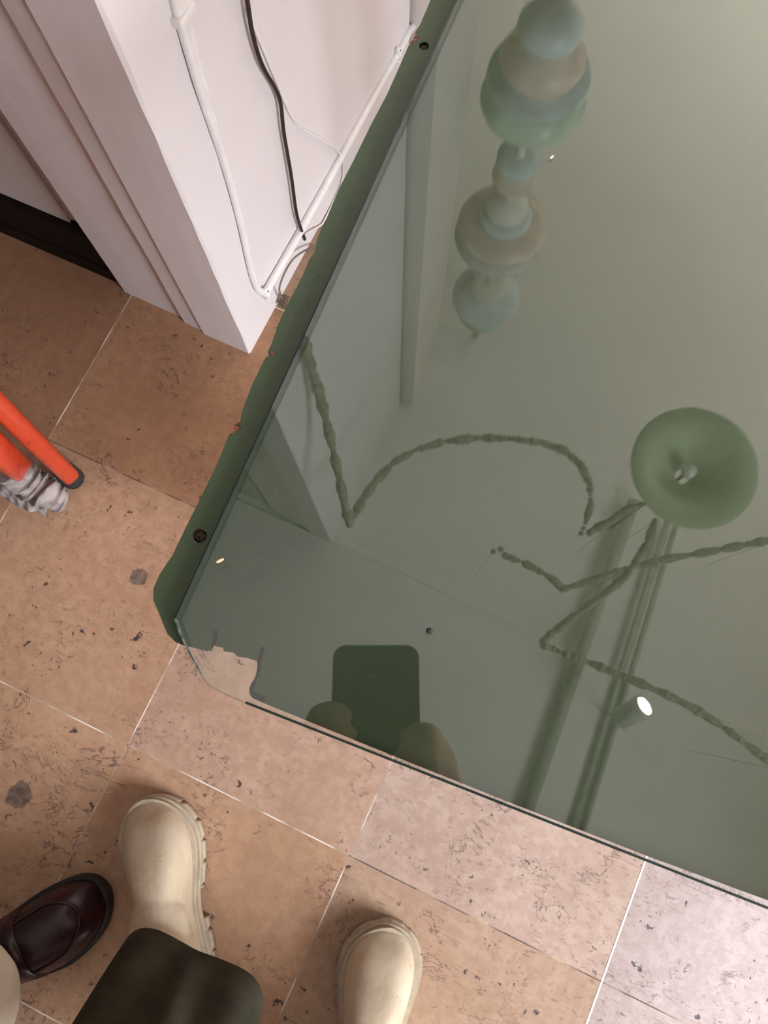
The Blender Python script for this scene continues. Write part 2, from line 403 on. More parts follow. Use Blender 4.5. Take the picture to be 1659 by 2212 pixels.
def make_table():
    root = empty('table', (0.55, 0.35, 0), 'table with a worn dark green painted metal top with torn edges beside the white pier', 'table')
    t = NT('green_painted_metal')
    e = t.noise(18, 5, 0.6)
    col = t.mix(t.step(e, 0.3, 0.7), (0.050, 0.072, 0.034), (0.058, 0.083, 0.041))
    pts = [at(894, 74, ZT), at(899, 84, ZT), at(887, 92, ZT), at(512, 922, ZT), at(500, 932, ZT), at(586, 764, ZT)]
    rust = t.spots([(p.x, p.y, p.z, r) for p, r in zip(pts, (0.0022, 0.002, 0.0018, 0.0026, 0.0018, 0.0012))], 0.6)
    col = t.mix(t.math('MULTIPLY', rust, 0.9), col, t.mix(t.step(t.noise(420, 2), 0.42, 0.62), (0.05, 0.02, 0.012), (0.36, 0.085, 0.035)))
    sp = t.math('MULTIPLY', t.step(t.voronoi(150), 0.10, 0.17, 1, 0), t.step(t.noise(22, 2), 0.55, 0.62))
    col = t.mix(t.math('MULTIPLY', sp, 0.6), col, (0.025, 0.025, 0.018))
    # bare dark metal along the torn corner, and burnt nicks
    tp = [at(x, y, ZT) for x, y in ((466,1366),(465,1373),(464,1381),(462,1389),(461,1396),(567,1402),(565,1409),(563,1416),(561,1423),(559,1430),(560,1437),(556,1446),(553,1458),(549,1468),(546,1478),(543,1490),(548,1500),(556,1505),(566,1509))]
    tear = t.spots([(p.x, p.y, p.z, 0.0011 if i < 11 else 0.0014) for i, p in enumerate(tp)], 0.3)
    col = t.mix(t.math('MULTIPLY', tear, 0.95), col, (0.008, 0.006, 0.006))
    mg = t.principled(col, t.step(e, 0.3, 0.7, 0.32, 0.42), 0, t.bump(t.noise(70, 4), 0.15, 0.001), spec=0.4)
    outer = [at(x, y, ZT) for x, y in GREEN_EDGE]
    far = tl_a + ldir*TL; fr = tb_c + tdir*TW
    outer = [far] + outer[0:] + [fr, fr + ldir*(TL+0.03)]
    outer = [(p.x, p.y) for p in outer]
    holes = []
    for px, py, r in ((431, 1157, 0.0034), (916, 99, 0.0027)):
        c = at(px, py, ZT); holes.append([(c.x + r*math.cos(k*math.pi/8), c.y + r*math.sin(k*math.pi/8)) for k in range(16)])
    bm = bmesh.new(); prism(bm, outer, holes, ZT-0.0018, ZT)
    from_bm('table_top', bm, mg, root, False)
    # rusty screw heads sunk in the holes
    ms = plain('rusty_screw', (0.035, 0.022, 0.012), 0.6, 0.5, var=0.7, scale=600, bump=0.6, bscale=500)
    for px, py, r in ((431, 1157, 0.0034), (916, 99, 0.0027)):
        c = at(px, py, ZT); bm = bmesh.new()
        lathe(bm, c, [(0.0001, ZT-0.008), (r*0.96, ZT-0.008), (r*0.96, ZT-0.0016), (r*0.6, ZT-0.0011), (0.0001, ZT-0.001)], 16)
        s = from_bm('screw', bm, ms, root); s['label'] = 'rusty dark screw sunk in its hole'
    # wooden under-frame and legs, set well in from the edges
    mw = plain('grey_painted_wood', (0.16, 0.15, 0.13), 0.6, var=0.2, scale=25)
    c0 = tb_c + tdir*0.10 + ldir*0.10
    lx, ly = TW-0.2, TL-0.2
    bm = bmesh.new()
    for a, d, n, L in ((c0, tdir, ldir, lx), (c0 + ldir*ly, tdir, ldir, lx), (c0, ldir, tdir, ly), (c0 + tdir*lx, ldir, tdir, ly)):
        obox(bm, a + d*L/2 + Vector((0,0,-0.032)), d, n, Vector((0,0,1)), L/2+0.012, 0.012, 0.0302)
    from_bm('apron', bm, mw, root, False)
    for i, j in ((0,0),(1,0),(0,1),(1,1)):
        p = c0 + tdir*lx*i + ldir*ly*j; bm = bmesh.new()
        obox(bm, Vector((p.x, p.y, (ZT-0.004)/2)), tdir, ldir, Vector((0,0,1)), 0.02, 0.02, (ZT-0.004)/2)
        bevel(from_bm('leg', bm, mw, root, False), 0.003)
make_table()

# ------------------------------------------------------------------ glass sheet lying on the table
def make_glass():
    t = NT('clear_sheet_glass')
    bf = [n for n in t.n if n.type == 'NEW_GEOMETRY'][0].outputs['Backfacing']
    ior = t.math('ADD', t.math('MULTIPLY', bf, 1/1.55 - 1.55), 1.55)
    fr = t.n.new('ShaderNodeFresnel'); t.put(fr.inputs['IOR'], ior)
    fac = t.math('MULTIPLY', fr.outputs[0], 1.75, clamp=True)
    tr = t.n.new('ShaderNodeBsdfTransparent'); tr.inputs[0].default_value = (0.965, 0.985, 0.97, 1)
    gl = t.n.new('ShaderNodeBsdfGlossy'); gl.inputs['Roughness'].default_value = 0.013
    mx = t.n.new('ShaderNodeMixShader'); t.put(mx.inputs[0], fac)
    t.t.links.new(tr.outputs[0], mx.inputs[1]); t.t.links.new(gl.outputs[0], mx.inputs[2])
    t.t.links.new(mx.outputs[0], t.out.inputs[0])
    e = NT('green_glass_edge'); me_ = e.principled(e.mix(e.noise(90, 3), (0.014, 0.023, 0.018), (0.03, 0.045, 0.037)), 0.4, spec=0.4)
    c = NT('chipped_glass_edge'); mc = c.principled(c.mix(c.step(c.noise(260, 3), 0.4, 0.65), (0.10, 0.15, 0.12), (0.45, 0.53, 0.47)), 0.35)
    z0, z1 = ZT + 0.0006, ZT + 0.0060
    pts = [(985, 0), (375, 1335), (386, 1368), (401, 1400), (418, 1432), (434, 1462), (448, 1481), (486, 1501), (529, 1520), (1659, 1965)]
    P = [at(x, y, z1) for x, y in pts]
    gl_d = (P[0] - P[1]).normalized(); gf_d = (P[-1] - P[-2]).normalized()
    P[0] = P[1] + gl_d*0.70; fr_ = P[8] + gf_d*1.28
    P[-1] = fr_; P.append(fr_ + gl_d*0.72)
    bm = bmesh.new(); n = len(P)
    # ground rim: the top face is set in a millimetre from the edge
    rims = [0.0009, 0.0007, 0.0008, 0.0006, 0.0009, 0.0002, 0.0002, 0.0005, 0.0011, 0.0011, 0.001]
    def inset(i):
        p, a, c = P[i], P[i-1], P[(i+1) % n]
        d1, d2 = (p-a).normalized(), (c-p).normalized()
        n1, n2 = Vector((-d1.y, d1.x, 0)), Vector((-d2.y, d2.x, 0)); m = (n1+n2).normalized()
        return p + m*(rims[i]/max(0.35, m.dot(n1)))
    I = [inset(i) for i in range(n)]
    top = [bm.verts.new((p.x, p.y, z1)) for p in I]; rim = [bm.verts.new((p.x, p.y, z1-0.0004)) for p in P]
    bot = [bm.verts.new((p.x, p.y, z0)) for p in P]
    bm.faces.new(top); bm.faces.new(bot[::-1])
    for i in range(n):
        j = (i+1) % n; mi = 2 if 1 <= i <= 4 else (0 if 5 <= i <= 7 else 1)
        for q in ((top[j], top[i], rim[i], rim[j]), (rim[j], rim[i], bot[i], bot[j])):
            bm.faces.new(q).material_index = mi
    o = from_bm('glass_sheet', bm, [t.m, me_, mc], None, False)
    tag(o, 'large clear glass sheet with a clipped corner lying on the green table top', 'glass sheet')
make_glass()

# a splinter and a dark crumb lying on the glass
def crumb(px, py, ax, L, w, c, name, label, cat):
    p = at(px, py, ZT + 0.0075); bm = bmesh.new()
    d = Vector((math.cos(ax), math.sin(ax), 0)); n = Vector((-d.y, d.x, 0))
    loft(bm, [[p + d*s*L + (n*w*a + Vector((0, 0, w*b)))*k for a, b in ((1,0.2),(0.3,1),(-0.8,0.6),(-1,-0.7),(0.5,-0.9))] for s, k in ((-0.5,0.4),(-0.2,1),(0.2,0.9),(0.5,0.5))])
    tag(from_bm(name, bm, plain(name + '_matter', c, 0.7), None, False), label, cat)
crumb(475, 1211, 0.9, 0.0036, 0.0007, (0.75, 0.5, 0.33), 'wood_splinter', 'tiny pale wood splinter lying on the glass near its clipped corner', 'splinter')
crumb(928, 1362, 0.2, 0.0028, 0.0012, (0.02, 0.012, 0.014), 'dirt_crumb', 'tiny dark crumb lying on the glass above the reflected phone', 'crumb')
crumb(1192, 339, 1.1, 0.0022, 0.0005, (0.85, 0.82, 0.62), 'paint_flake', 'tiny cream flake lying on the glass beside the reflected pendant', 'flake')

# ------------------------------------------------------------------ cables on the pier
M_CW = plain('white_painted_cable', (0.82, 0.78, 0.77), 0.4, var=0.04)
M_CD = plain('dark_brown_cable', (0.022, 0.014, 0.011), 0.4, var=0.3)
M_CG = plain('grey_brown_cable', (0.20, 0.16, 0.13), 0.5, var=0.2)
def wpath(px, off, n=5): return catmull([on_x(x, y, XW + off) for x, y in px], n)
r1 = empty('cable_run', on_x(545, 590, XW+0.005), 'pair of white painted cables running down the pier to its low corner', 'cable')
bm = bmesh.new(); tube(bm, wpath([(352,-110),(372,-20),(386,38),(408,115),(434,202),(462,285),(486,359),(513,455),(533,540),(546,600),(562,630)], 0.004), 0.0046, 12)
from_bm('cable', bm, M_CW, r1)
bm = bmesh.new(); tube(bm, wpath([(375,-110),(395,-20),(402,38),(420,115),(446,211),(470,300),(499,400),(524,500),(543,585),(556,622),(572,636)], 0.005), 0.0048, 12)
from_bm('cable', bm, M_CW, r1)
bm = bmesh.new()
a = on_x(394, 30, XW+0.005); obox(bm, a, Vector((1,0,0)), Vector((0,1,0)), Vector((0,0,1)), 0.007, 0.014, 0.0045)
b = on_x(394, 10, XW+0.004); obox(bm, b, Vector((1,0,0)), Vector((0,1,0)), Vector((0,0,1)), 0.005, 0.010, 0.016)
bevel(from_bm('cable_clip', bm, M_CW, r1, False), 0.002)
r2 = empty('conduit', on_x(720, 370, XW+0.006), 'white painted conduit running low along the pier behind the table edge', 'conduit')
bm = bmesh.new(); tube(bm, wpath([(570,638),(640,515),(720,370),(790,240),(858,116),(884,66)], 0.006) + [on_x(893, 54, XW+0.006), on_x(897, 44, XW-0.015)], 0.0062, 12)
from_bm('pipe', bm, M_CW, r2)
for px, py in ((573, 634), (857, 118)):
    c = on_x(px, py, XW+0.006); bm = bmesh.new()
    tube(bm, [c + Vector((0, -0.004, 0)), c + Vector((0, 0.004, 0))], 0.0086, 14)
    ball(bm, c + Vector((0.002, 0, 0.0105)), 0.005, 2); ball(bm, c + Vector((0.002, -0.001, -0.0105)), 0.0045, 2)
    k = from_bm('saddle_clip', bm, M_CW, r2)
    bm = bmesh.new(); ball(bm, c + Vector((0.0062, 0, 0.0115)), 0.0016, 1); from_bm('nail_head', bm, M_CD, k)
bm = bmesh.new(); tube(bm, wpath([(522,-90),(534,0),(546,76),(567,143),(603,211),(613,287),(629,380),(641,464),(658,517)], 0.009), 0.0026, 10)
tag(from_bm('hanging_cable', bm, M_CD), 'dark brown cable hanging down the white pier face with a cut end', 'cable')
bm = bmesh.new(); tube(bm, wpath([(520,-60),(536,25),(570,110),(603,190),(633,257),(665,285),(694,300),(725,323),(738,340),(742,366),(737,399),(722,433),(705,468),(694,486),(671,499),(660,509)], 0.005), 0.0016, 8)
tag(from_bm('thin_cable', bm, M_CW), 'thin white cable looping out over the conduit beside the dark cable', 'cable')
rg = empty('loose_wire', on_x(612, 645, XW+0.012), 'short grey brown wire arching from a plug at the foot of the pier', 'wire')
bm = bmesh.new(); tube(bm, wpath([(690,530),(677,534),(659,541),(634,559),(616,587),(605,616),(604,631),(611,647)], 0.012), 0.0016, 8)
from_bm('wire', bm, M_CG, rg)
bm = bmesh.new(); c = on_x(613, 650, XW+0.012); obox(bm, c, Vector((1,0,0)), Vector((0,0.8,0.6)), Vector((0,-0.6,0.8)), 0.005, 0.009, 0.006)
bevel(from_bm('plug', bm, plain('brown_plug', (0.10, 0.07, 0.05), 0.5), rg, False), 0.0015)

# ------------------------------------------------------------------ orange stand at the left
def make_stand():
    f1, f2 = at(152, 1030, 0.012), at(48, 1020, 0.05)
    u1, u2 = at(-30, 850, 0.30) - f1, at(-60, 926, 0.30) - f2
    k1 = 0.72 / u1.z; k2 = 0.68 / u2.z
    top1, top2 = f1 + u1*k1, f2 + u2*k2
    root = empty('trestle', (f1.x-0.25, f1.y+0.1, 0), 'orange painted metal trestle with worn legs standing left of the pier', 'trestle')
    t = NT('orange_enamel'); n = t.noise(30, 4)
    col = t.mix(t.step(n, 0.3, 0.7), (0.44, 0.036, 0.010), (0.53, 0.047, 0.013))
    ch = t.math('MULTIPLY', t.step(t.voronoi(95), 0.14, 0.24, 1, 0), t.step(t.noise(24, 3), 0.52, 0.58))
    col = t.mix(t.math('MULTIPLY', ch, 0.85), col, (0.05, 0.025, 0.02))
    ch2 = t.math('MULTIPLY', t.step(t.voronoi(45), 0.08, 0.14, 1, 0), t.step(t.noise(19, 3), 0.6, 0.64))
    col = t.mix(t.math('MULTIPLY', ch2, 0.8), col, (0.55, 0.35, 0.15))
    mo = t.principled(col, 0.4, 0, t.bump(t.math('SUBTRACT', t.noise(60, 3), ch), 0.3, 0.001), coat=0.3)
    mr = plain('black_rubber', (0.02, 0.022, 0.025), 0.6)
    def leg(a, b, rx, ry, name='leg'):
        bm = bmesh.new(); d = (b - a).normalized()
        side = Vector((-d.y, d.x, 0)).normalized() if abs(d.z) < 0.999 else Vector((1,0,0)); up = side.cross(d).normalized()
        prof = []
        for k in range(20):
            q = 2*math.pi*k/20; c, s = math.cos(q), math.sin(q)
            prof.append((math.copysign(abs(c)**0.5, c)*rx, math.copysign(abs(s)**0.5, s)*ry))
        loft(bm, [[p + side*x*k + up*y*k for x, y in prof] for p, k in ((a - d*0.004, 0.78), (a, 0.93), (a + d*0.006, 1.0), (b, 1.0))])
        return from_bm(name, bm, mo, root), d
    l1, d1 = leg(f1 + u1.normalized()*0.02, top1, 0.0212, 0.0135)
    bm = bmesh.new()
    tube(bm, [at(158, 1034, 0.0) + Vector((0,0,0.0)), f1 + d1*0.012, f1 + d1*0.03], [0.0172, 0.0165, 0.015], 18)
    from_bm('rubber_foot', bm, mr, l1)
    l2, d2 = leg(f2 + u2.normalized()*0.005, top2, 0.0185, 0.0125)
    # rag knotted around the second foot
    bm = bmesh.new()
    sp = [at(20, 1012, 0.075), at(48, 1034, 0.050), at(78, 1053, 0.034), at(104, 1067, 0.027), at(128, 1080, 0.018), at(143, 1084, 0.012)]
    rr = [0.0235, 0.0245, 0.0245, 0.0235, 0.0185, 0.009]
    sp2 = catmull(sp, 8); rr2 = []
    for i in range(len(sp2)):
        q = i / 8; j = min(int(q), 4); rr2.append(rr[j] + (rr[j+1]-rr[j])*(q-j))
    rings = []
    for i, p in enumerate(sp2):
        d = sp2[min(i+1, len(sp2)-1)] - sp2[max(i-1, 0)]; a, b = frame_of(d); ring = []
        for k in range(40):
            q = 2*math.pi*k/40
            v = mnoise.noise(Vector((i*0.55 + math.cos(q)*0.9, math.sin(q)*0.9, i*0.2)))
            fold = math.sin(i*0.95 + 2.2*math.sin(q + 0.6)) * 0.0026
            x = p + (a*math.cos(q) + b*math.sin(q)) * (rr2[i] + v*0.006 + fold); x.z = max(x.z, 0.001); ring.append(x)
        rings.append(ring)
    loft(bm, rings)
    # loose flap of the rag trailing on the floor to the left
    sp = [at(95, 1082, 0.012), at(60, 1078, 0.014), at(25, 1062, 0.016), at(-15, 1040, 0.018), at(-60, 1015, 0.02)]
    rings = []
    for i, p in enumerate(catmull(sp, 7)):
        a, b = Vector((0.55, -0.83, 0)), Vector((0, 0, 1)); ring = []
        for k in range(24):
            q = 2*math.pi*k/24; v = mnoise.noise(Vector((i*0.35, math.cos(q)*1.4, math.sin(q))))
            x = p + a*math.cos(q)*(0.019 + v*0.008) + b*math.sin(q)*(0.011 + v*0.008); x.z = max(x.z, 0.001); ring.append(x)
        rings.append(ring)
    loft(bm, rings)
    rag = from_bm('foot_wrap', bm, plain('grey_rag_cloth', (0.30, 0.255, 0.24), 0.9, var=0.25, scale=60, bump=0.5, bscale=350), root)
    rag['label'] = 'crumpled grey rag wrapped around the foot'
    remesh(rag, 0.0016, 1)
    # beam and the two far legs
    bd = (top1 - top2).normalized()
    bm = bmesh.new(); tube(bm, [top1 + bd*0.03, top2 - bd*0.03], 0.018, 14); from_bm('beam', bm, mo, root)
    for tp, dx in ((top1, 0.04), (top2, -0.08)):
        leg(Vector((-1.22 + dx, tp.y - 0.05, 0.0)), tp, 0.0185, 0.0125)
make_stand()

# ------------------------------------------------------------------ shoes, legs and people
def cream_leather():
    t = NT('cream_leather'); n = t.noise(24, 5, 0.6)
    col = t.mix(t.step(n, 0.3, 0.72), (0.44, 0.335, 0.225), (0.535, 0.435, 0.32))
    sp = t.math('MULTIPLY', t.step(t.voronoi(95), 0.08, 0.15, 1, 0), t.step(t.noise(30, 2), 0.58, 0.63))
    col = t.mix(t.math('MULTIPLY', sp, 0.6), col, (0.20, 0.14, 0.11))
    sm = t.step(t.noise(13, 4, 0.6, 0.6), 0.60, 0.70, 0, 0.35)
    col = t.mix(sm, col, (0.36, 0.26, 0.19))
    return t.principled(col, 0.45, 0, t.bump(t.math('ADD', t.noise(160, 4), t.math('MULTIPLY', t.noise(34, 3, 0.6, 1.5), 2.0)), 0.3, 0.001), spec=0.4)
M_BOOT = cream_leather()
M_BSOLE = plain('cream_rubber_sole', (0.43, 0.345, 0.25), 0.6, var=0.12, scale=50)
M_STITCH = plain('dark_seam', (0.30, 0.23, 0.17), 0.7)
M_OLIVE = plain('dark_olive_wool', (0.033, 0.0285, 0.0165), 0.95, var=0.2, scale=30, bump=0.5, bscale=500, spec=0.2)
M_CREAMT = plain('cream_cotton', (0.82, 0.72, 0.58), 0.85, var=0.1, scale=18, bump=0.6, bscale=60)
M_SKIN = plain('skin', (0.52, 0.33, 0.25), 0.5, var=0.06)
M_COAT = plain('black_jacket_cloth', (0.014, 0.014, 0.013), 0.9, var=0.2, bump=0.4, bscale=300)
M_KNIT = plain('brown_jacket_cloth', (0.12, 0.08, 0.06), 0.9, var=0.2, bump=0.4, bscale=300)
M_HAIR = plain('dark_hair', (0.03, 0.018, 0.012), 0.5, var=0.3, scale=120)
M_EYE = plain('eye', (0.05, 0.035, 0.03), 0.2)

def foot_frame(toe, heel):
    d = (toe - heel); L = d.length; y = d.normalized(); x = Vector((y.y, -y.x, 0))
    return heel, x, y, L
def half_width(s, table):
    for (a, wa), (b, wb) in zip(table, table[1:]):
        if a <= s <= b:
            i = table.index((a, wa)); u = (s - a)/(b - a); h = b - a
            def slope(k):
                if k == 0: return (table[1][1]-table[0][1])/(table[1][0]-table[0][0])
                if k == len(table)-1: return (table[-1][1]-table[-2][1])/(table[-1][0]-table[-2][0])
                return (table[k+1][1]-table[k-1][1])/(table[k+1][0]-table[k-1][0])
            m0, m1 = slope(i)*h, slope(i+1)*h
            return wa*(2*u**3-3*u*u+1) + m0*(u**3-2*u*u+u) + wb*(3*u*u-2*u**3) + m1*(u**3-u*u)
    return table[-1][1]
def outline(n, table, shift, L, scale=1.0, grow=0.0, notch=0.0, s0=0.0, s1=1.0):
    """closed sole outline (x, y): right side heel to toe, then left side back"""
    pts = []
    S_ = [0.5 - 0.5*math.cos(math.pi*k/n) for k in range(n+1)]
    for sgn, seq in ((1, S_), (-1, S_[::-1])):
        for k, s in enumerate(seq):
            if s < s0 or s > s1: continue
            w = half_width(s, table) * scale + (grow if 0.02 < s < 0.98 else 0)
            if notch and (s*L % 0.027) < 0.0045: w -= notch
            pts.append((shift(s) + sgn*max(w, 0.0005), s*L + (grow if s > 0.5 else -grow)))
    return pts
def boot(parent, toe, heel, side, name='boot', label=None):
    o, x, y, L = foot_frame(toe, heel)
    P = lambda a, b, z: o + x*a + y*b + Vector((0, 0, z))
    T = [(0, 0.002), (0.008, 0.012), (0.03, 0.022), (0.10, 0.034), (0.25, 0.0365), (0.42, 0.0385), (0.58, 0.0475), (0.72, 0.0525), (0.82, 0.0495), (0.90, 0.0405), (0.955, 0.0275), (0.988, 0.0135), (1.0, 0.001)]
    sh = lambda s: side*0.006*math.sin(math.pi*min(1, max(0, (s-0.35)/0.65)))*0.9
    # upper: lofted vamp and an ankle shaft, fused
    Lu = L; rings = []
    for k in range(34):
        s = 0.03 + 0.945*k/33
        w = half_width(s, T)*0.84
        if s > 0.5: h = 0.045 + 0.062*(1 - ((s-0.5)/0.478)**1.5) if s < 0.978 else 0.046
        else: h = 0.107 + 0.04*(0.5 - s)/0.5
        if s > 0.86: h = 0.040 + (h - 0.040)*max(0, 1 - ((s-0.86)/0.12)**2.2)
        z0 = 0.030; r = []
        for q in range(28):
            a = 2*math.pi*q/28; ca, sa = math.cos(a), math.sin(a)
            zz = z0 + (h - z0)*max(0, sa)**0.85 if sa >= 0 else z0 + 0.006*sa
            r.append(P(sh(s) + w*math.copysign(abs(ca)**0.72, ca), s*Lu, zz))
        rings.append(r)
    bm = bmesh.new(); loft(bm, rings)
    sh_r = []
    for z, c, a, b in ((0.06, 0.20, 0.036, 0.052), (0.10, 0.20, 0.036, 0.055), (0.14, 0.19, 0.037, 0.053), (0.163, 0.185, 0.038, 0.052)):
        sh_r.append([P(a*math.cos(2*math.pi*q/28), c*L + b*math.sin(2*math.pi*q/28), z) for q in range(28)])
    loft(bm, sh_r)
    ball(bm, P(0, 0.36*L, 0.085), 0.036, 3, (1, 1.3, 1), Matrix((x, y, Vector((0,0,1)))).transposed())
    up = from_bm(name, bm, M_BOOT, parent); remesh(up, 0.003, 9)
    if label: up['label'] = label
    # sole: rand, midsole, lugged tread in two blocks with an arch gap
    bm = bmesh.new()
    prism(bm, [tuple(P(a, b, 0)[:2]) for a, b in outline(60, T, sh, L*0.992, 0.945)], [], 0.0345, 0.0405)
    prism(bm, [tuple(P(a, b, 0)[:2]) for a, b in outline(60, T, sh, L*0.985, 0.90)], [], 0.030, 0.036)
    prism(bm, [tuple(P(a, b, 0)[:2]) for a, b in outline(60, T, sh, L, 1.0, 0.0005)], [], 0.020, 0.0325)
    s = from_bm('sole', bm, M_BSOLE, up, False); bevel(s, 0.0016, 2)
    bm = bmesh.new()
    prism(bm, [tuple(P(a, b, 0)[:2]) for a, b in outline(260, T, sh, L, 1.03, 0.001, 0.003, 0.44, 1.0)], [], 0.0, 0.0215)
    prism(bm, [tuple(P(a, b, 0)[:2]) for a, b in outline(260, T, sh, L, 1.04, 0.002, 0.003, 0.0, 0.30)], [], 0.0, 0.0215)
    from_bm('tread', bm, M_BSOLE, up, False)
    # elastic gore seam at the outer ankle
    for sg in (1, -1):
        bm = bmesh.new()
        tube(bm, catmull([P(sg*0.0378, 0.14*L, 0.155), P(sg*0.0372, 0.16*L, 0.11), P(sg*0.037, 0.20*L, 0.088), P(sg*0.0372, 0.25*L, 0.11), P(sg*0.0378, 0.27*L, 0.155)], 5), 0.0012, 6)
        from_bm('seam', bm, M_STITCH, up)
    return up

def loafer(parent, toe, heel, side):
    o, x, y, L = foot_frame(toe, heel)
    P = lambda a, b, z: o + x*a + y*b + Vector((0, 0, z))
    t = NT('burgundy_leather'); n = t.noise(12, 4)
    ml = t.principled(t.mix(t.step(n, 0.3, 0.7), (0.013, 0.003, 0.005), (0.030, 0.0045, 0.008)), 0.32, 0, t.bump(t.noise(50, 3), 0.06, 0.001), coat=0.22, coat_rough=0.2, spec=0.35)
    mk = plain('black_welt', (0.012, 0.010, 0.012), 0.45, var=0.3)
    T = [(0, 0.002), (0.008, 0.012), (0.03, 0.023), (0.10, 0.033), (0.25, 0.036), (0.42, 0.0385), (0.58, 0.0460), (0.70, 0.0490), (0.80, 0.0460), (0.89, 0.0385), (0.95, 0.027), (0.987, 0.0135), (1.0, 0.001)]
    sh = lambda s: side*0.008*math.sin(math.pi*min(1, max(0, (s-0.35)/0.65)))
    def hh(s):
        h = 0.058 + 0.030*(1 - ((s-0.45)/0.53)**1.3) if 0.45 < s < 0.975 else (0.088 if s <= 0.45 else 0.058)
        if s > 0.80: h = 0.030 + (h - 0.030)*max(0, 1 - ((s-0.80)/0.185)**2.3)
        return h
    rings = []
    for k in range(36):
        s = 0.02 + 0.962*k/35; w = half_width(s, T)*0.93; h = hh(s); z0 = 0.020; r = []
        for q in range(32):
            a = 2*math.pi*q/32; ca, sa = math.cos(a), math.sin(a)
            r.append(P(sh(s) + w*math.copysign(abs(ca)**0.75, ca), s*L, z0 + (h - z0)*max(0, sa)**0.8 if sa >= 0 else z0 + 0.004*sa))
        rings.append(r)
    bm = bmesh.new(); loft(bm, rings)
    up = from_bm('loafer', bm, ml, parent); up['label'] = 'glossy burgundy leather loafer'
    sd = up.modifiers.new('sub', 'SUBSURF'); sd.levels = sd.render_levels = 1
    def surf(a_frac, s, lift):      # point on the upper
        w = half_width(s, T)*0.93; h = hh(s); ca = a_frac; sa = math.sqrt(max(0, 1 - abs(ca)**2.667))
        # match |cos|^0.75 so x = w*ca -> cos = ca^(4/3)
        c = abs(ca)**(4/3); sa = math.sqrt(max(0, 1-c*c))
        return P(sh(s) + w*ca, s*L, 0.020 + (h-0.020)*sa**0.8 + lift)
    # raised apron seam, a U round the toe
    pts = [surf(-0.74, s, 0.0004) for s in (0.40, 0.5, 0.6, 0.7, 0.77)] + [surf(-0.62, 0.835, 0.0004), surf(-0.36, 0.88, 0.0004), surf(0, 0.895, 0.0004), surf(0.36, 0.88, 0.0004), surf(0.62, 0.835, 0.0004)] + [surf(0.74, s, 0.0004) for s in (0.77, 0.7, 0.6, 0.5, 0.40)]
    bm = bmesh.new(); tube(bm, catmull(pts, 5), 0.0021, 8); from_bm('apron_seam', bm, ml, up)
    # saddle strap across the instep
    bm = bmesh.new(); R = []
    for s0, l in ((0.50, 0.0), (0.505, 0.0036), (0.60, 0.0036), (0.605, 0.0)):
        R.append([surf(-0.995 + 1.99*k/24, s0 + 0.012*math.sin(math.pi*k/24), l) + (x*(-1 if k < 12 else 1))*(l*0.8*(abs(k-12)/12)) for k in range(25)])
    for i in range(3):
        for k in range(24):
            vs = [bm.verts.new(p) for p in (R[i][k], R[i][k+1], R[i+1][k+1], R[i+1][k])]; bm.faces.new(vs)
    bmesh.ops.remove_doubles(bm, verts=bm.verts, dist=1e-5)
    from_bm('strap', bm, ml, up)
    bm = bmesh.new()
    prism(bm, [tuple(P(a, b, 0)[:2]) for a, b in outline(60, T, sh, L, 1.01, 0.001)], [], 0.010, 0.0225)
    prism(bm, [tuple(P(a, b, 0)[:2]) for a, b in outline(60, T, sh, L, 1.0, 0.001, 0, 0.40, 1.0)], [], 0.0, 0.0105)
    prism(bm, [tuple(P(a, b, 0)[:2]) for a, b in outline(60, T, sh, L, 1.0, 0.001, 0, 0.0, 0.30)], [], 0.0, 0.0105)
    so = from_bm('sole', bm, mk, up, False); bevel(so, 0.002, 2); so['label'] = 'black rubber sole'
    return up

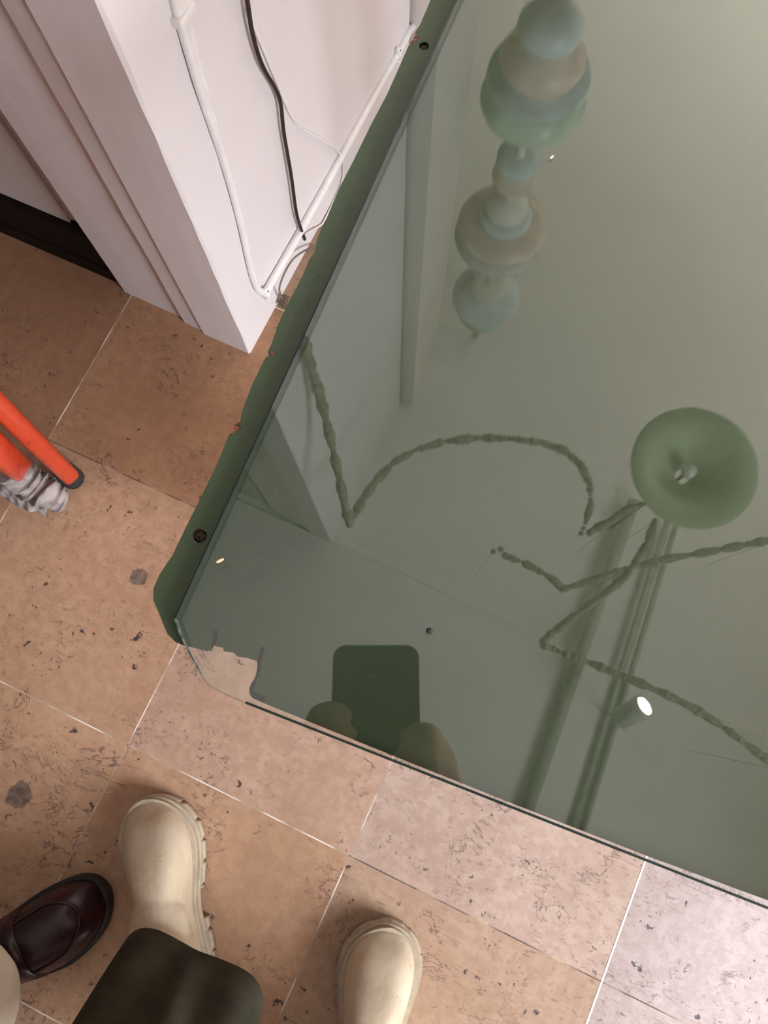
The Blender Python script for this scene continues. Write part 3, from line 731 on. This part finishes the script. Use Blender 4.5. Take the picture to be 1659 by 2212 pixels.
def person_body(root, J, hands):
    """one continuous skin: legs, torso, arms, hands with fingers, neck and head"""
    bm = bmesh.new()
    hip = (J['hip_l'] + J['hip_r'])/2
    for s in 'lr':
        limb(bm, [J['hip_'+s], J['knee_'+s], J['knee_'+s] + (J['ankle_'+s]-J['knee_'+s])*0.35, J['ankle_'+s]], [0.078, 0.052, 0.052, 0.034])
        limb(bm, [J['shoulder_'+s], J['elbow_'+s], J['wrist_'+s]], [0.050, 0.040, 0.026])
    limb(bm, [hip + Vector((0,0,-0.02)), hip*0.5 + J['chest']*0.5, J['chest'], J['neck']], [0.12, 0.105, 0.115, 0.05])
    limb(bm, [J['shoulder_l'], J['chest'] + Vector((0,0,0.04)), J['shoulder_r']], [0.055, 0.09, 0.055])
    limb(bm, [J['neck'], J['head']], [0.052, 0.052])
    f, r, u = J['face'].normalized(), J['right'].normalized(), None
    u = r.cross(f).normalized(); rot = Matrix((r, f, u)).transposed()
    hd = J['head']
    ball(bm, hd + u*0.035, 0.078, 3, (0.95, 1.18, 1.2), rot); ball(bm, hd + f*0.038 - u*0.045, 0.052, 3, (0.95, 1, 1), rot)
    ball(bm, hd + f*0.062 - u*0.035, 0.03, 2, (1.3, 0.9, 1.3), rot)
    cone(bm, hd + f*0.085 + u*0.035, hd + f*0.106 - u*0.004, 0.008, 0.0135); ball(bm, hd + f*0.1 - u*0.004, 0.014, 2)
    for sg in (-1, 1):
        ball(bm, hd + r*sg*0.074 + u*0.01 - f*0.005, 0.03, 2, (0.3, 0.6, 1.05), rot)
        ball(bm, hd + r*sg*0.032 + f*0.078 + u*0.042, 0.017, 2, (1.4, 0.6, 0.6), rot)
    ball(bm, hd + f*0.088 - u*0.036, 0.012, 2, (1.9, 0.8, 0.5), rot); ball(bm, hd + f*0.087 - u*0.045, 0.012, 2, (1.6, 0.8, 0.6), rot)
    for h in hands:
        limb(bm, h['palm'], h['palm_r'])
        for fg in h['fingers']:
            n = len(fg); limb(bm, fg, [0.0088 - 0.0022*k/(n-1) for k in range(n)])
    b = from_bm('body', bm, M_SKIN, root); remesh(b, 0.0055, 2)
    for sg in (-1, 1):
        e = bmesh.new(); ball(e, hd + r*sg*0.032 + f*0.084 + u*0.022, 0.0115, 2); from_bm('eye', e, M_EYE, root)
    e = bmesh.new()
    ball(e, hd + u*0.052 - f*0.018, 0.086, 3, (1.0, 1.1, 1.1), rot); ball(e, hd - u*0.03 - f*0.055, 0.07, 3, (1.05, 0.7, 1.4), rot)
    remesh(from_bm('hair', e, M_HAIR, root), 0.006, 12)

def jacket(root, J, mat, name='jacket'):
    bm = bmesh.new(); hip = (J['hip_l'] + J['hip_r'])/2
    for s in 'lr':
        w = J['elbow_'+s] + (J['wrist_'+s]-J['elbow_'+s])*0.93
        limb(bm, [J['shoulder_'+s], J['elbow_'+s], w], [0.066, 0.054, 0.042])
        limb(bm, [J['hip_'+s]*0.7 + hip*0.3, J['chest']*0.75 + J['shoulder_'+s]*0.25], [0.135, 0.125])
    limb(bm, [hip + Vector((0, 0, 0.05)), J['chest']], [0.165, 0.13])
    limb(bm, [J['shoulder_l'], J['chest'] + Vector((0,0,0.05)), J['shoulder_r']], [0.068, 0.10, 0.068])
    remesh(from_bm(name, bm, mat, root), 0.008, 3)

def lerp(a, b, t): return a + (b - a)*t

# --- the photographer: cream boots, dark wide trousers, holding the phone
FD, RD = Vector((-0.416, 0.909, 0)), Vector((0.909, 0.416, 0))
def body_pt(r, f, z): return RD*r + FD*f + Vector((0, 0, z))
def cpt(x, y, z):        # point in the phone's own frame: right, up, towards the user (cm)
    return CAMP + right*(x/100) - down*(y/100) - fwd*(z/100)
B1T, B1H = at(327, 1716), at(418, 2112)
B2T, B2H = at(848, 1982), at(772, 2385)
a1, a2 = lerp(B1H, B1T, 0.19), lerp(B2H, B2T, 0.19)
J = dict(hip_l=body_pt(-0.255, -0.52, 0.86), hip_r=body_pt(-0.095, -0.535, 0.86), ankle_l=a1 + Vector((0,0,0.11)), ankle_r=a2 + Vector((0,0,0.11)),
         knee_l=body_pt(-0.275, -0.46, 0.48), knee_r=body_pt(-0.06, -0.54, 0.48), chest=body_pt(-0.15, -0.44, 1.24), neck=body_pt(-0.14, -0.38, 1.41),
         head=body_pt(-0.12, -0.31, 1.50), face=Vector((FD.x*0.75, FD.y*0.75, -0.66)), right=RD,
         shoulder_l=body_pt(-0.315, -0.42, 1.335), shoulder_r=body_pt(0.015, -0.43, 1.335), elbow_l=body_pt(-0.27, -0.30, 1.10), elbow_r=body_pt(0.10, -0.28, 1.10),
         wrist_l=cpt(-8.6, -12.5, 1.5), wrist_r=cpt(5.6, -13.5, 1.5))
hl = dict(palm=[cpt(-8.4, -11.5, 1.4), cpt(-7.4, -7.4, 0.7), cpt(-7.0, -4.6, 0.5), cpt(-6.6, -9.2, 1.2)], palm_r=[0.022, 0.0165, 0.014, 0.019],
          fingers=[[cpt(-6.9, -3.6, 0.3), cpt(-6.0, -2.3, -0.9), cpt(-4.6, -2.2, -1.2), cpt(-3.7, -2.6, -0.95)],
                   [cpt(-7.0, -4.9, 0.3), cpt(-6.2, -3.9, -1.1), cpt(-4.4, -3.9, -1.3), cpt(-3.3, -4.3, -0.95)],
                   [cpt(-7.1, -6.4, 0.3), cpt(-6.2, -5.7, -1.1), cpt(-4.6, -5.8, -1.3), cpt(-3.6, -6.1, -0.95)],
                   [cpt(-7.2, -7.9, 0.4), cpt(-6.3, -7.5, -1.0), cpt(-5.0, -7.7, -1.2), cpt(-4.2, -8.0, -0.95)],
                   [cpt(-6.8, -9.2, 1.6), cpt(-5.8, -7.6, 2.4), cpt(-4.6, -6.3, 2.0)]])
hr = dict(palm=[cpt(5.4, -12.6, 1.4), cpt(4.3, -8.8, 0.7), cpt(3.9, -6.0, 0.5), cpt(3.7, -10.4, 1.2)], palm_r=[0.022, 0.0165, 0.014, 0.019],
          fingers=[[cpt(3.8, -5.0, 0.3), cpt(3.1, -3.9, -0.9), cpt(1.9, -3.9, -1.2), cpt(1.0, -4.3, -0.95)],
                   [cpt(4.0, -6.3, 0.3), cpt(3.3, -5.5, -1.1), cpt(1.6, -5.6, -1.3), cpt(0.5, -6.0, -0.95)],
                   [cpt(4.1, -7.8, 0.3), cpt(3.3, -7.2, -1.1), cpt(1.8, -7.4, -1.3), cpt(0.8, -7.7, -0.95)],
                   [cpt(4.2, -9.2, 0.4), cpt(3.4, -8.9, -1.0), cpt(2.2, -9.2, -1.2), cpt(1.4, -9.5, -0.95)],
                   [cpt(3.9, -10.4, 1.6), cpt(2.9, -8.6, 2.4), cpt(1.7, -7.4, 2.0)]])
p1 = empty('person', (J['hip_l'].x, J['hip_l'].y, 0), 'person in dark olive wide trousers and chunky cream boots standing at the table', 'person')
person_body(p1, J, [hl, hr])
jacket(p1, J, M_COAT)
boot(p1, B1T, B1H, 1); boot(p1, B2T, B2H, -1)
# trousers: the near hem is traced round the ankle, widening in soft folds
def trouser_leg(bm, rings_px, upper):
    rings = [[at(x, y, z) for x, y, z in r] for r in rings_px] + upper
    loft(bm, rings)
def ellipse_ring(c, ax, ay, n, phase=0.0, wob=0.0, seed=0):
    out = []
    for k in range(n):
        q = 2*math.pi*k/n + phase
        m = 1 + wob*mnoise.noise(Vector((math.cos(q)*1.6 + seed, math.sin(q)*1.6, c.z*6)))
        out.append(c + ax*math.cos(q)*m + ay*math.sin(q)*m)
    return out
def resample(poly, n):
    L = [0]
    for a, b in zip(poly, poly[1:] + poly[:1]): L.append(L[-1] + (b-a).length)
    out = []
    for k in range(n):
        d = L[-1]*k/n
        for i in range(len(poly)):
            if L[i] <= d <= L[i+1]:
                out.append(lerp(poly[i], poly[(i+1) % len(poly)], (d-L[i])/max(1e-9, L[i+1]-L[i]))); break
    return out
bm = bmesh.new(); NR = 40
ZH = 0.155
hem = [at(x, y, ZH) for x, y in ((259,2080),(264,2052),(277,2022),(289,2006),(311,2000),(340,2004),(376,2022),(430,2053),(470,2066),(505,2080),(535,2095),(560,2116),(571,2153),(566,2200),(545,2250),(500,2285),(430,2290),(350,2255),(285,2190),(262,2130))]
hem = resample(hem, NR)
hc = sum(hem, Vector())/NR
kn = J['knee_l']; th = lerp(J['knee_l'], J['hip_l'], 0.75)
rings = [[hc + (p-hc)*0.985 + Vector((0,0,0.004)) for p in hem], hem, [hc + (p-hc)*1.0 + Vector((0,0,0.012)) for p in hem]]
for z in (0.20, 0.26, 0.33, 0.41, 0.48):
    t = (z - ZH)/(kn.z - ZH); c = lerp(hc, kn, t)
    el = ellipse_ring(c, RD*0.098, FD*0.088, NR, phase=math.pi, wob=0.0)[::-1]
    # start the ellipse where the hem starts (its left side) and run the same way round
    k0 = min(range(NR), key=lambda k: (el[k] - hem[0] - (c - hc)).length); el = el[k0:] + el[:k0]
    s = min(1, t*1.1); R = []
    for a, b in zip(hem, el):
        q = lerp(a + (c - hc), b, s); q.z = z
        q += (q - c).normalized() * 0.006*math.sin(7*math.atan2((q-c).y, (q-c).x) + z*9) * (1-abs(2*t-0.6)*0.5)
        R.append(q)
    rings.append(R)
loft(bm, rings)
tl = from_bm('trouser_leg', bm, M_OLIVE, p1); sd = tl.modifiers.new('sub', 'SUBSURF'); sd.levels = sd.render_levels = 2
bm = bmesh.new()
limb(bm, [lerp(J['knee_l'], J['hip_l'], -0.03), J['hip_l']], [0.09, 0.115])
limb(bm, [J['ankle_r'] + Vector((0,0,0.06)) - FD*0.035, J['knee_r'], J['hip_r']], [0.082, 0.088, 0.115])
limb(bm, [J['hip_l'], lerp(J['hip_l'], J['hip_r'], 0.5) + Vector((0,0,0.08)), J['hip_r']], [0.12, 0.13, 0.12])
remesh(from_bm('trousers', bm, M_OLIVE, p1), 0.007, 3)

# --- the neighbour in cream trousers and burgundy loafers, at the lower left
LT, LH = at(240, 1916), at(-128, 2134)
ld = (LT - LH).normalized(); ls = Vector((-ld.y, ld.x, 0))          # facing, left
FD2 = (ld + ls*0.25).normalized(); RD2 = Vector((FD2.y, -FD2.x, 0))
al = lerp(LH, LT, 0.2); base2 = al + RD2*0.085 - FD2*0.22
def q2(r, f, z): return Vector((base2.x, base2.y, 0)) + RD2*r + FD2*f + Vector((0, 0, z))
LT2, LH2 = q2(0.13, 0.10, 0), q2(0.10, -0.18, 0)
J2 = dict(hip_l=q2(-0.085, -0.04, 0.88), hip_r=q2(0.085, -0.04, 0.88), ankle_l=al + Vector((0,0,0.09)), ankle_r=q2(0.11, -0.12, 0.09), knee_l=lerp(al, q2(-0.085, 0, 0), 0.4) + Vector((0,0,0.48)), knee_r=q2(0.10, -0.05, 0.48),
          chest=q2(0, -0.02, 1.27), neck=q2(0, 0.0, 1.45), head=q2(0, 0.03, 1.56), face=Vector((FD2.x, FD2.y, -0.25)), right=RD2,
          shoulder_l=q2(-0.17, -0.02, 1.38), shoulder_r=q2(0.17, -0.02, 1.38), elbow_l=q2(-0.20, -0.06, 1.10), elbow_r=q2(0.19, -0.10, 1.10), wrist_l=q2(-0.22, 0.05, 0.86), wrist_r=q2(0.17, -0.02, 0.86))
def hang(w, s):
    P = lambda r, f, z: w + RD2*r*s/100 + FD2*f/100 + Vector((0, 0, z/100))
    return dict(palm=[P(0,0,-1), P(0,0.8,-5), P(-0.2,1.6,-8.5), P(0,-0.4,-7.5)], palm_r=[0.024, 0.026, 0.018, 0.017],
                fingers=[[P(0,3.2-1.9*k,-8.5), P(-0.4,3.6-1.9*k,-12+abs(k-1)*0.4), P(-1.4,3.6-1.8*k,-14.6+abs(k-1)*0.6), P(-2.4,3.4-1.8*k,-16.3+abs(k-1)*0.9)] for k in range(4)] +
                        [[P(-0.3,2.2,-3.5), P(-1.2,4.2,-6.5), P(-1.6,4.8,-9.5)]])
p2 = empty('person', (base2.x, base2.y, 0), 'person in cream trousers and burgundy loafers at the lower left', 'person')
person_body(p2, J2, [hang(J2['wrist_l'], -1), hang(J2['wrist_r'], 1)])
jacket(p2, J2, M_KNIT)
loafer(p2, LT, LH, 1); loafer(p2, LT2, LH2, -1)
bm = bmesh.new(); hz = 0.115
hem2 = [at(x, y, hz) for x, y in ((-60,2030),(-20,2028),(4,2036),(18,2052),(33,2068),(44,2090),(49,2118),(50,2150),(44,2185),(30,2225),(0,2270),(-50,2300),(-110,2290),(-150,2240),(-160,2170),(-130,2090),(-95,2045))]
hem2 = resample(hem2, NR); hc2 = sum(hem2, Vector())/NR; kn2 = J2['knee_l']
rings = [[hc2 + (p-hc2)*0.98 + Vector((0,0,0.003)) for p in hem2], hem2]
for z in (0.14, 0.18, 0.24, 0.31, 0.40, 0.49):
    t = (z-hz)/(kn2.z-hz); c = lerp(hc2, kn2, t); R = []
    for k, p in enumerate(hem2):
        v = p - hc2; ang = math.atan2(v.y, v.x)
        rr = (v.length*(1-t) + 0.095*t)
        rr += 0.012*mnoise.noise(Vector((math.cos(ang)*3.2, math.sin(ang)*3.2, z*18))) + 0.006*math.sin(z*60 + 3*math.cos(ang))
        R.append(Vector((c.x + rr*math.cos(ang), c.y + rr*math.sin(ang), z)))
    rings.append(R)
loft(bm, rings); tl2 = from_bm('trouser_leg', bm, M_CREAMT, p2); sd = tl2.modifiers.new('sub', 'SUBSURF'); sd.levels = sd.render_levels = 2
bm = bmesh.new()
limb(bm, [lerp(J2['knee_l'], J2['hip_l'], -0.02), J2['hip_l']], [0.09, 0.11])
limb(bm, [J2['ankle_r'] + Vector((0,0,0.03)), J2['knee_r'], J2['hip_r']], [0.088, 0.09, 0.11])
limb(bm, [J2['hip_l'], lerp(J2['hip_l'], J2['hip_r'], 0.5) + Vector((0,0,0.08)), J2['hip_r']], [0.115, 0.125, 0.115])
remesh(from_bm('trousers', bm, M_CREAMT, p2), 0.007, 3)

# ------------------------------------------------------------------ the phone that takes the picture (mirrored in the glass)
def make_phone():
    root = empty('phone', cpt(-1.45, -4.2, 0.6), 'dark phone held over the table, seen mirrored in the glass', 'phone')
    bm = bmesh.new(); W_, Ht, r = 3.75, 7.8, 1.1; c = (-1.45, -4.2)
    prof = []
    for sx, sy, a0 in ((1, 1, 0), (-1, 1, 90), (-1, -1, 180), (1, -1, 270)):
        for k in range(7):
            a = math.radians(a0 + 15*k); prof.append((c[0] + sx*(W_-r) + r*math.cos(a), c[1] + sy*(Ht-r) + r*math.sin(a)))
    loft(bm, [[cpt(c[0] + (x-c[0])*k, c[1] + (y-c[1])*k, z) for x, y in prof] for z, k in ((0.25, 0.985), (0.33, 1), (0.9, 1), (0.98, 0.985))])
    bevel(from_bm('case', bm, plain('black_phone_case', (0.012, 0.012, 0.012), 0.5), root, False), 0.0005)
    bm = bmesh.new()
    loft(bm, [[cpt(c[0] + (x-c[0])*0.95, c[1] + (y-c[1])*0.97, z) for x, y in prof] for z in (0.975, 1.0)])
    from_bm('screen', bm, plain('dark_screen', (0.02, 0.02, 0.022), 0.1), root, False)
    for x, y in ((-1.9, 0.3), (-0.85, -1.7)):
        bm = bmesh.new(); tube(bm, [cpt(x, y, 0.28), cpt(x, y, 0.06)], 0.007, 20)
        from_bm('lens', bm, plain('lens_glass', (0.015, 0.015, 0.02), 0.1), root)
make_phone()

# ------------------------------------------------------------------ things overhead, seen mirrored in the glass
def pastel(name, c): return plain(name, c, 0.35, var=0.2, scale=9)
def make_totem():
    c = mir(1083, 500, 2.55)
    root = empty('pendant', (c.x, c.y, ZC), 'pendant of stacked turned pastel pieces hanging beyond the table, mirrored in the glass', 'pendant')
    mp = [pastel('pastel_pink', (0.86, 0.70, 0.60)), pastel('pastel_blue', (0.68, 0.78, 0.80)), pastel('pastel_green', (0.62, 0.80, 0.62)), pastel('pastel_grey', (0.74, 0.74, 0.68))]
    def piece(name, prof, m):
        bm = bmesh.new(); lathe(bm, c, prof, 40); return from_bm(name, bm, m, root)
    piece('rod', [(0.012, 1.9), (0.012, ZC-0.002)], mp[3])
    def bell(z, h, r, m, name):
        return piece(name, [(0.02, z), (r*0.45, z+h*0.03), (r*0.8, z+h*0.15), (r*0.97, z+h*0.36), (r, z+h*0.5), (r*0.92, z+h*0.7), (r*0.6, z+h*0.9), (0.025, z+h)], m)
    bell(1.94, 0.13, 0.125, mp[2], 'bell'); piece('ring', [(0.03, 1.93), (0.115, 1.925), (0.118, 1.945), (0.03, 1.95)], mp[1])
    bell(1.84, 0.10, 0.095, mp[0], 'knob'); bell(1.76, 0.09, 0.07, mp[1], 'knob')
    bell(2.24, 0.09, 0.062, mp[0], 'knob'); piece('ring', [(0.03, 2.20), (0.058, 2.205), (0.058, 2.235), (0.03, 2.24)], mp[1])
    bell(2.48, 0.06, 0.135, mp[0], 'plate'); piece('ring', [(0.03, 2.55), (0.138, 2.555), (0.14, 2.57), (0.03, 2.575)], mp[3]); piece('ring', [(0.03, 2.46), (0.07, 2.45), (0.078, 2.47), (0.03, 2.49)], mp[1])
    bell(2.38, 0.09, 0.06, mp[3], 'knob')
    bell(2.86, 0.17, 0.118, mp[1], 'ball'); piece('ring', [(0.03, 2.84), (0.062, 2.835), (0.07, 2.86), (0.03, 2.87)], mp[3]); piece('ring', [(0.02, 3.03), (0.09, 3.035), (0.09, 3.05), (0.02, 3.06)], mp[2])
make_totem()

M_BEAD = plain('dull_bead', (0.27, 0.255, 0.18), 0.6, var=0.4, scale=60)
def garland(px, zs, label, rad=0.0115):
    pts = [mir(x, y, z) for (x, y), z in zip(px, zs)]
    path = []
    for a, b in zip(pts, pts[1:]):
        n = max(1, int((b-a).length/0.012)); path += [lerp(a, b, k/n) for k in range(n)]
    path.append(pts[-1]); bm = bmesh.new()
    for i, p in enumerate(path):
        k = 1.05 + 0.2*math.sin(i*0.9) + random.uniform(-0.25, 0.3)
        ball(bm, p, rad*k, 1, (1, 1, 0.9))
    for p in (pts[0], pts[-1]): tube(bm, [p, Vector((p.x, p.y, ZC-0.01 if p.y > YP else ZC-0.03))], 0.0008, 6)
    tag(from_bm('garland', bm, M_BEAD), label, 'garland', 'bead garlands under the ceiling')
garland([(655,735),(672,790),(692,860),(712,940),(730,1020),(745,1090),(755,1130),(762,1120),(780,1085),(810,1040),(850,998),(900,970),(960,953),(1030,945),(1100,946),(1170,955),(1220,972),(1255,1003),(1275,1045),(1277,1090),(1266,1128),(1256,1152),(1275,1150),(1310,1128),(1345,1106),(1385,1090)],
        [1.72, 1.85, 1.98, 2.1, 2.2, 2.28, 2.35, 2.36, 2.4] + [2.5]*17, 'looped bead garland mirrored at the middle of the glass, arching below the turned pendant')
garland([(1066,1190),(1082,1186),(1092,1200),(1130,1214),(1175,1238),(1200,1255),(1216,1272),(1250,1262),(1300,1248),(1360,1228),(1440,1207),(1540,1190),(1680,1163)],
        [2.7]*13, 'bead garland mirrored straight below the round lamp shade, running off right')
garland([(1416,1125),(1404,1160),(1384,1200),(1352,1245),(1325,1268),(1280,1302),(1230,1340),(1190,1370),(1176,1385),(1178,1394),(1215,1410),(1290,1438),(1370,1470),(1440,1500),(1500,1530),(1560,1568),(1620,1612),(1690,1665)],
        [2.55]*18, 'bead garland mirrored with a sharp bend, passing beside the bright spot lamp')

def make_shade():
    c = mir(1500, 1010, 2.45)
    root = empty('pendant_lamp', (c.x, c.y, ZC), 'round green enamel lamp shade overhead, mirrored as a disc in the glass', 'lamp')
    bm = bmesh.new(); n = 48
    R = [[Vector((c.x + r*math.cos(2*math.pi*k/n), c.y + r*math.sin(2*math.pi*k/n), z)) for k in range(n)] for r, z in ((0.168, 2.44), (0.17, 2.445), (0.10, 2.49), (0.03, 2.53), (0.02, 2.54), (0.025, 2.525), (0.10, 2.483))]
    loft(bm, R + [R[0]], cap=False); bmesh.ops.remove_doubles(bm, verts=bm.verts, dist=1e-5)
    from_bm('lamp_shade', bm, plain('green_enamel', (0.50, 0.62, 0.40), 0.5, var=0.06), root)
    bm = bmesh.new(); tube(bm, [Vector((c.x, c.y, 2.53)), Vector((c.x, c.y, ZC-0.002))], 0.005, 8); from_bm('cord', bm, M_CD, root)
    bm = bmesh.new(); ball(bm, Vector((c.x, c.y, 2.485)), 0.02, 3, (1, 1, 1.3)); from_bm('bulb', bm, plain('white_bulb', (0.8, 0.8, 0.75), 0.1), root)
make_shade()

M_PIPE = plain('grey_ceiling_pipe', (0.42, 0.42, 0.34), 0.6, var=0.1)
for a, b, r, lb in (((1378,1075),(1128,1800),0.022,'thick dark pipe under the ceiling, mirrored left of the spot lamp'), ((1452,1120),(1230,1840),0.010,'thin ceiling pipe mirrored beside the spot lamp, left of its twin'), ((1474,1120),(1256,1840),0.010,'thin ceiling pipe mirrored just right of its twin')):
    pa, pb = mir(*a, 3.17), mir(*b, 3.17); z = 3.228 - r
    pa.z = pb.z = z; bm = bmesh.new(); tube(bm, [pa, pb], r, 14)
    for t in (0.15, 0.85):
        q = lerp(pa, pb, t); tube(bm, [q, Vector((q.x, q.y, ZC - (0.001 if q.y > YP else 0.021)))], 0.004, 6)
    tag(from_bm('ceiling_pipe', bm, M_PIPE), lb, 'pipe', 'pipes under the ceiling')
def make_spot():
    c = mir(1393, 1525, 2.95)
    root = empty('spot_lamp', (c.x, c.y, ZC), 'small lit spot lamp under the ceiling, mirrored as a bright dot', 'lamp')
    v = (Vector((0, 0, 2*ZT - H)) - c); v = v.normalized()
    d = (v*0.60 + Vector((0.634, 0.776, 0))*0.78).normalized()
    bm = bmesh.new(); tube(bm, [c - d*0.11, c - d*0.10, c - d*0.02, c], [0.02, 0.034, 0.038, 0.040], 24); from_bm('housing', bm, plain('grey_lamp_housing', (0.6, 0.6, 0.55), 0.4), root)
    bm = bmesh.new(); q = c - d*0.08; zt = ZC - (0.001 if c.y > YP else 0.021); tube(bm, [q, Vector((q.x, q.y, zt))], 0.007, 8); from_bm('stem', bm, M_PIPE, root)
    t = NT('lit_lamp'); e = t.n.new('ShaderNodeEmission'); e.inputs[0].default_value = (1, 0.95, 0.8, 1); e.inputs[1].default_value = 22
    t.t.links.new(e.outputs[0], t.out.inputs[0])
    bm = bmesh.new(); tube(bm, [c + d*0.0005, c + d*0.003], [0.030, 0.028], 24); from_bm('lens', bm, t.m, root)
make_spot()
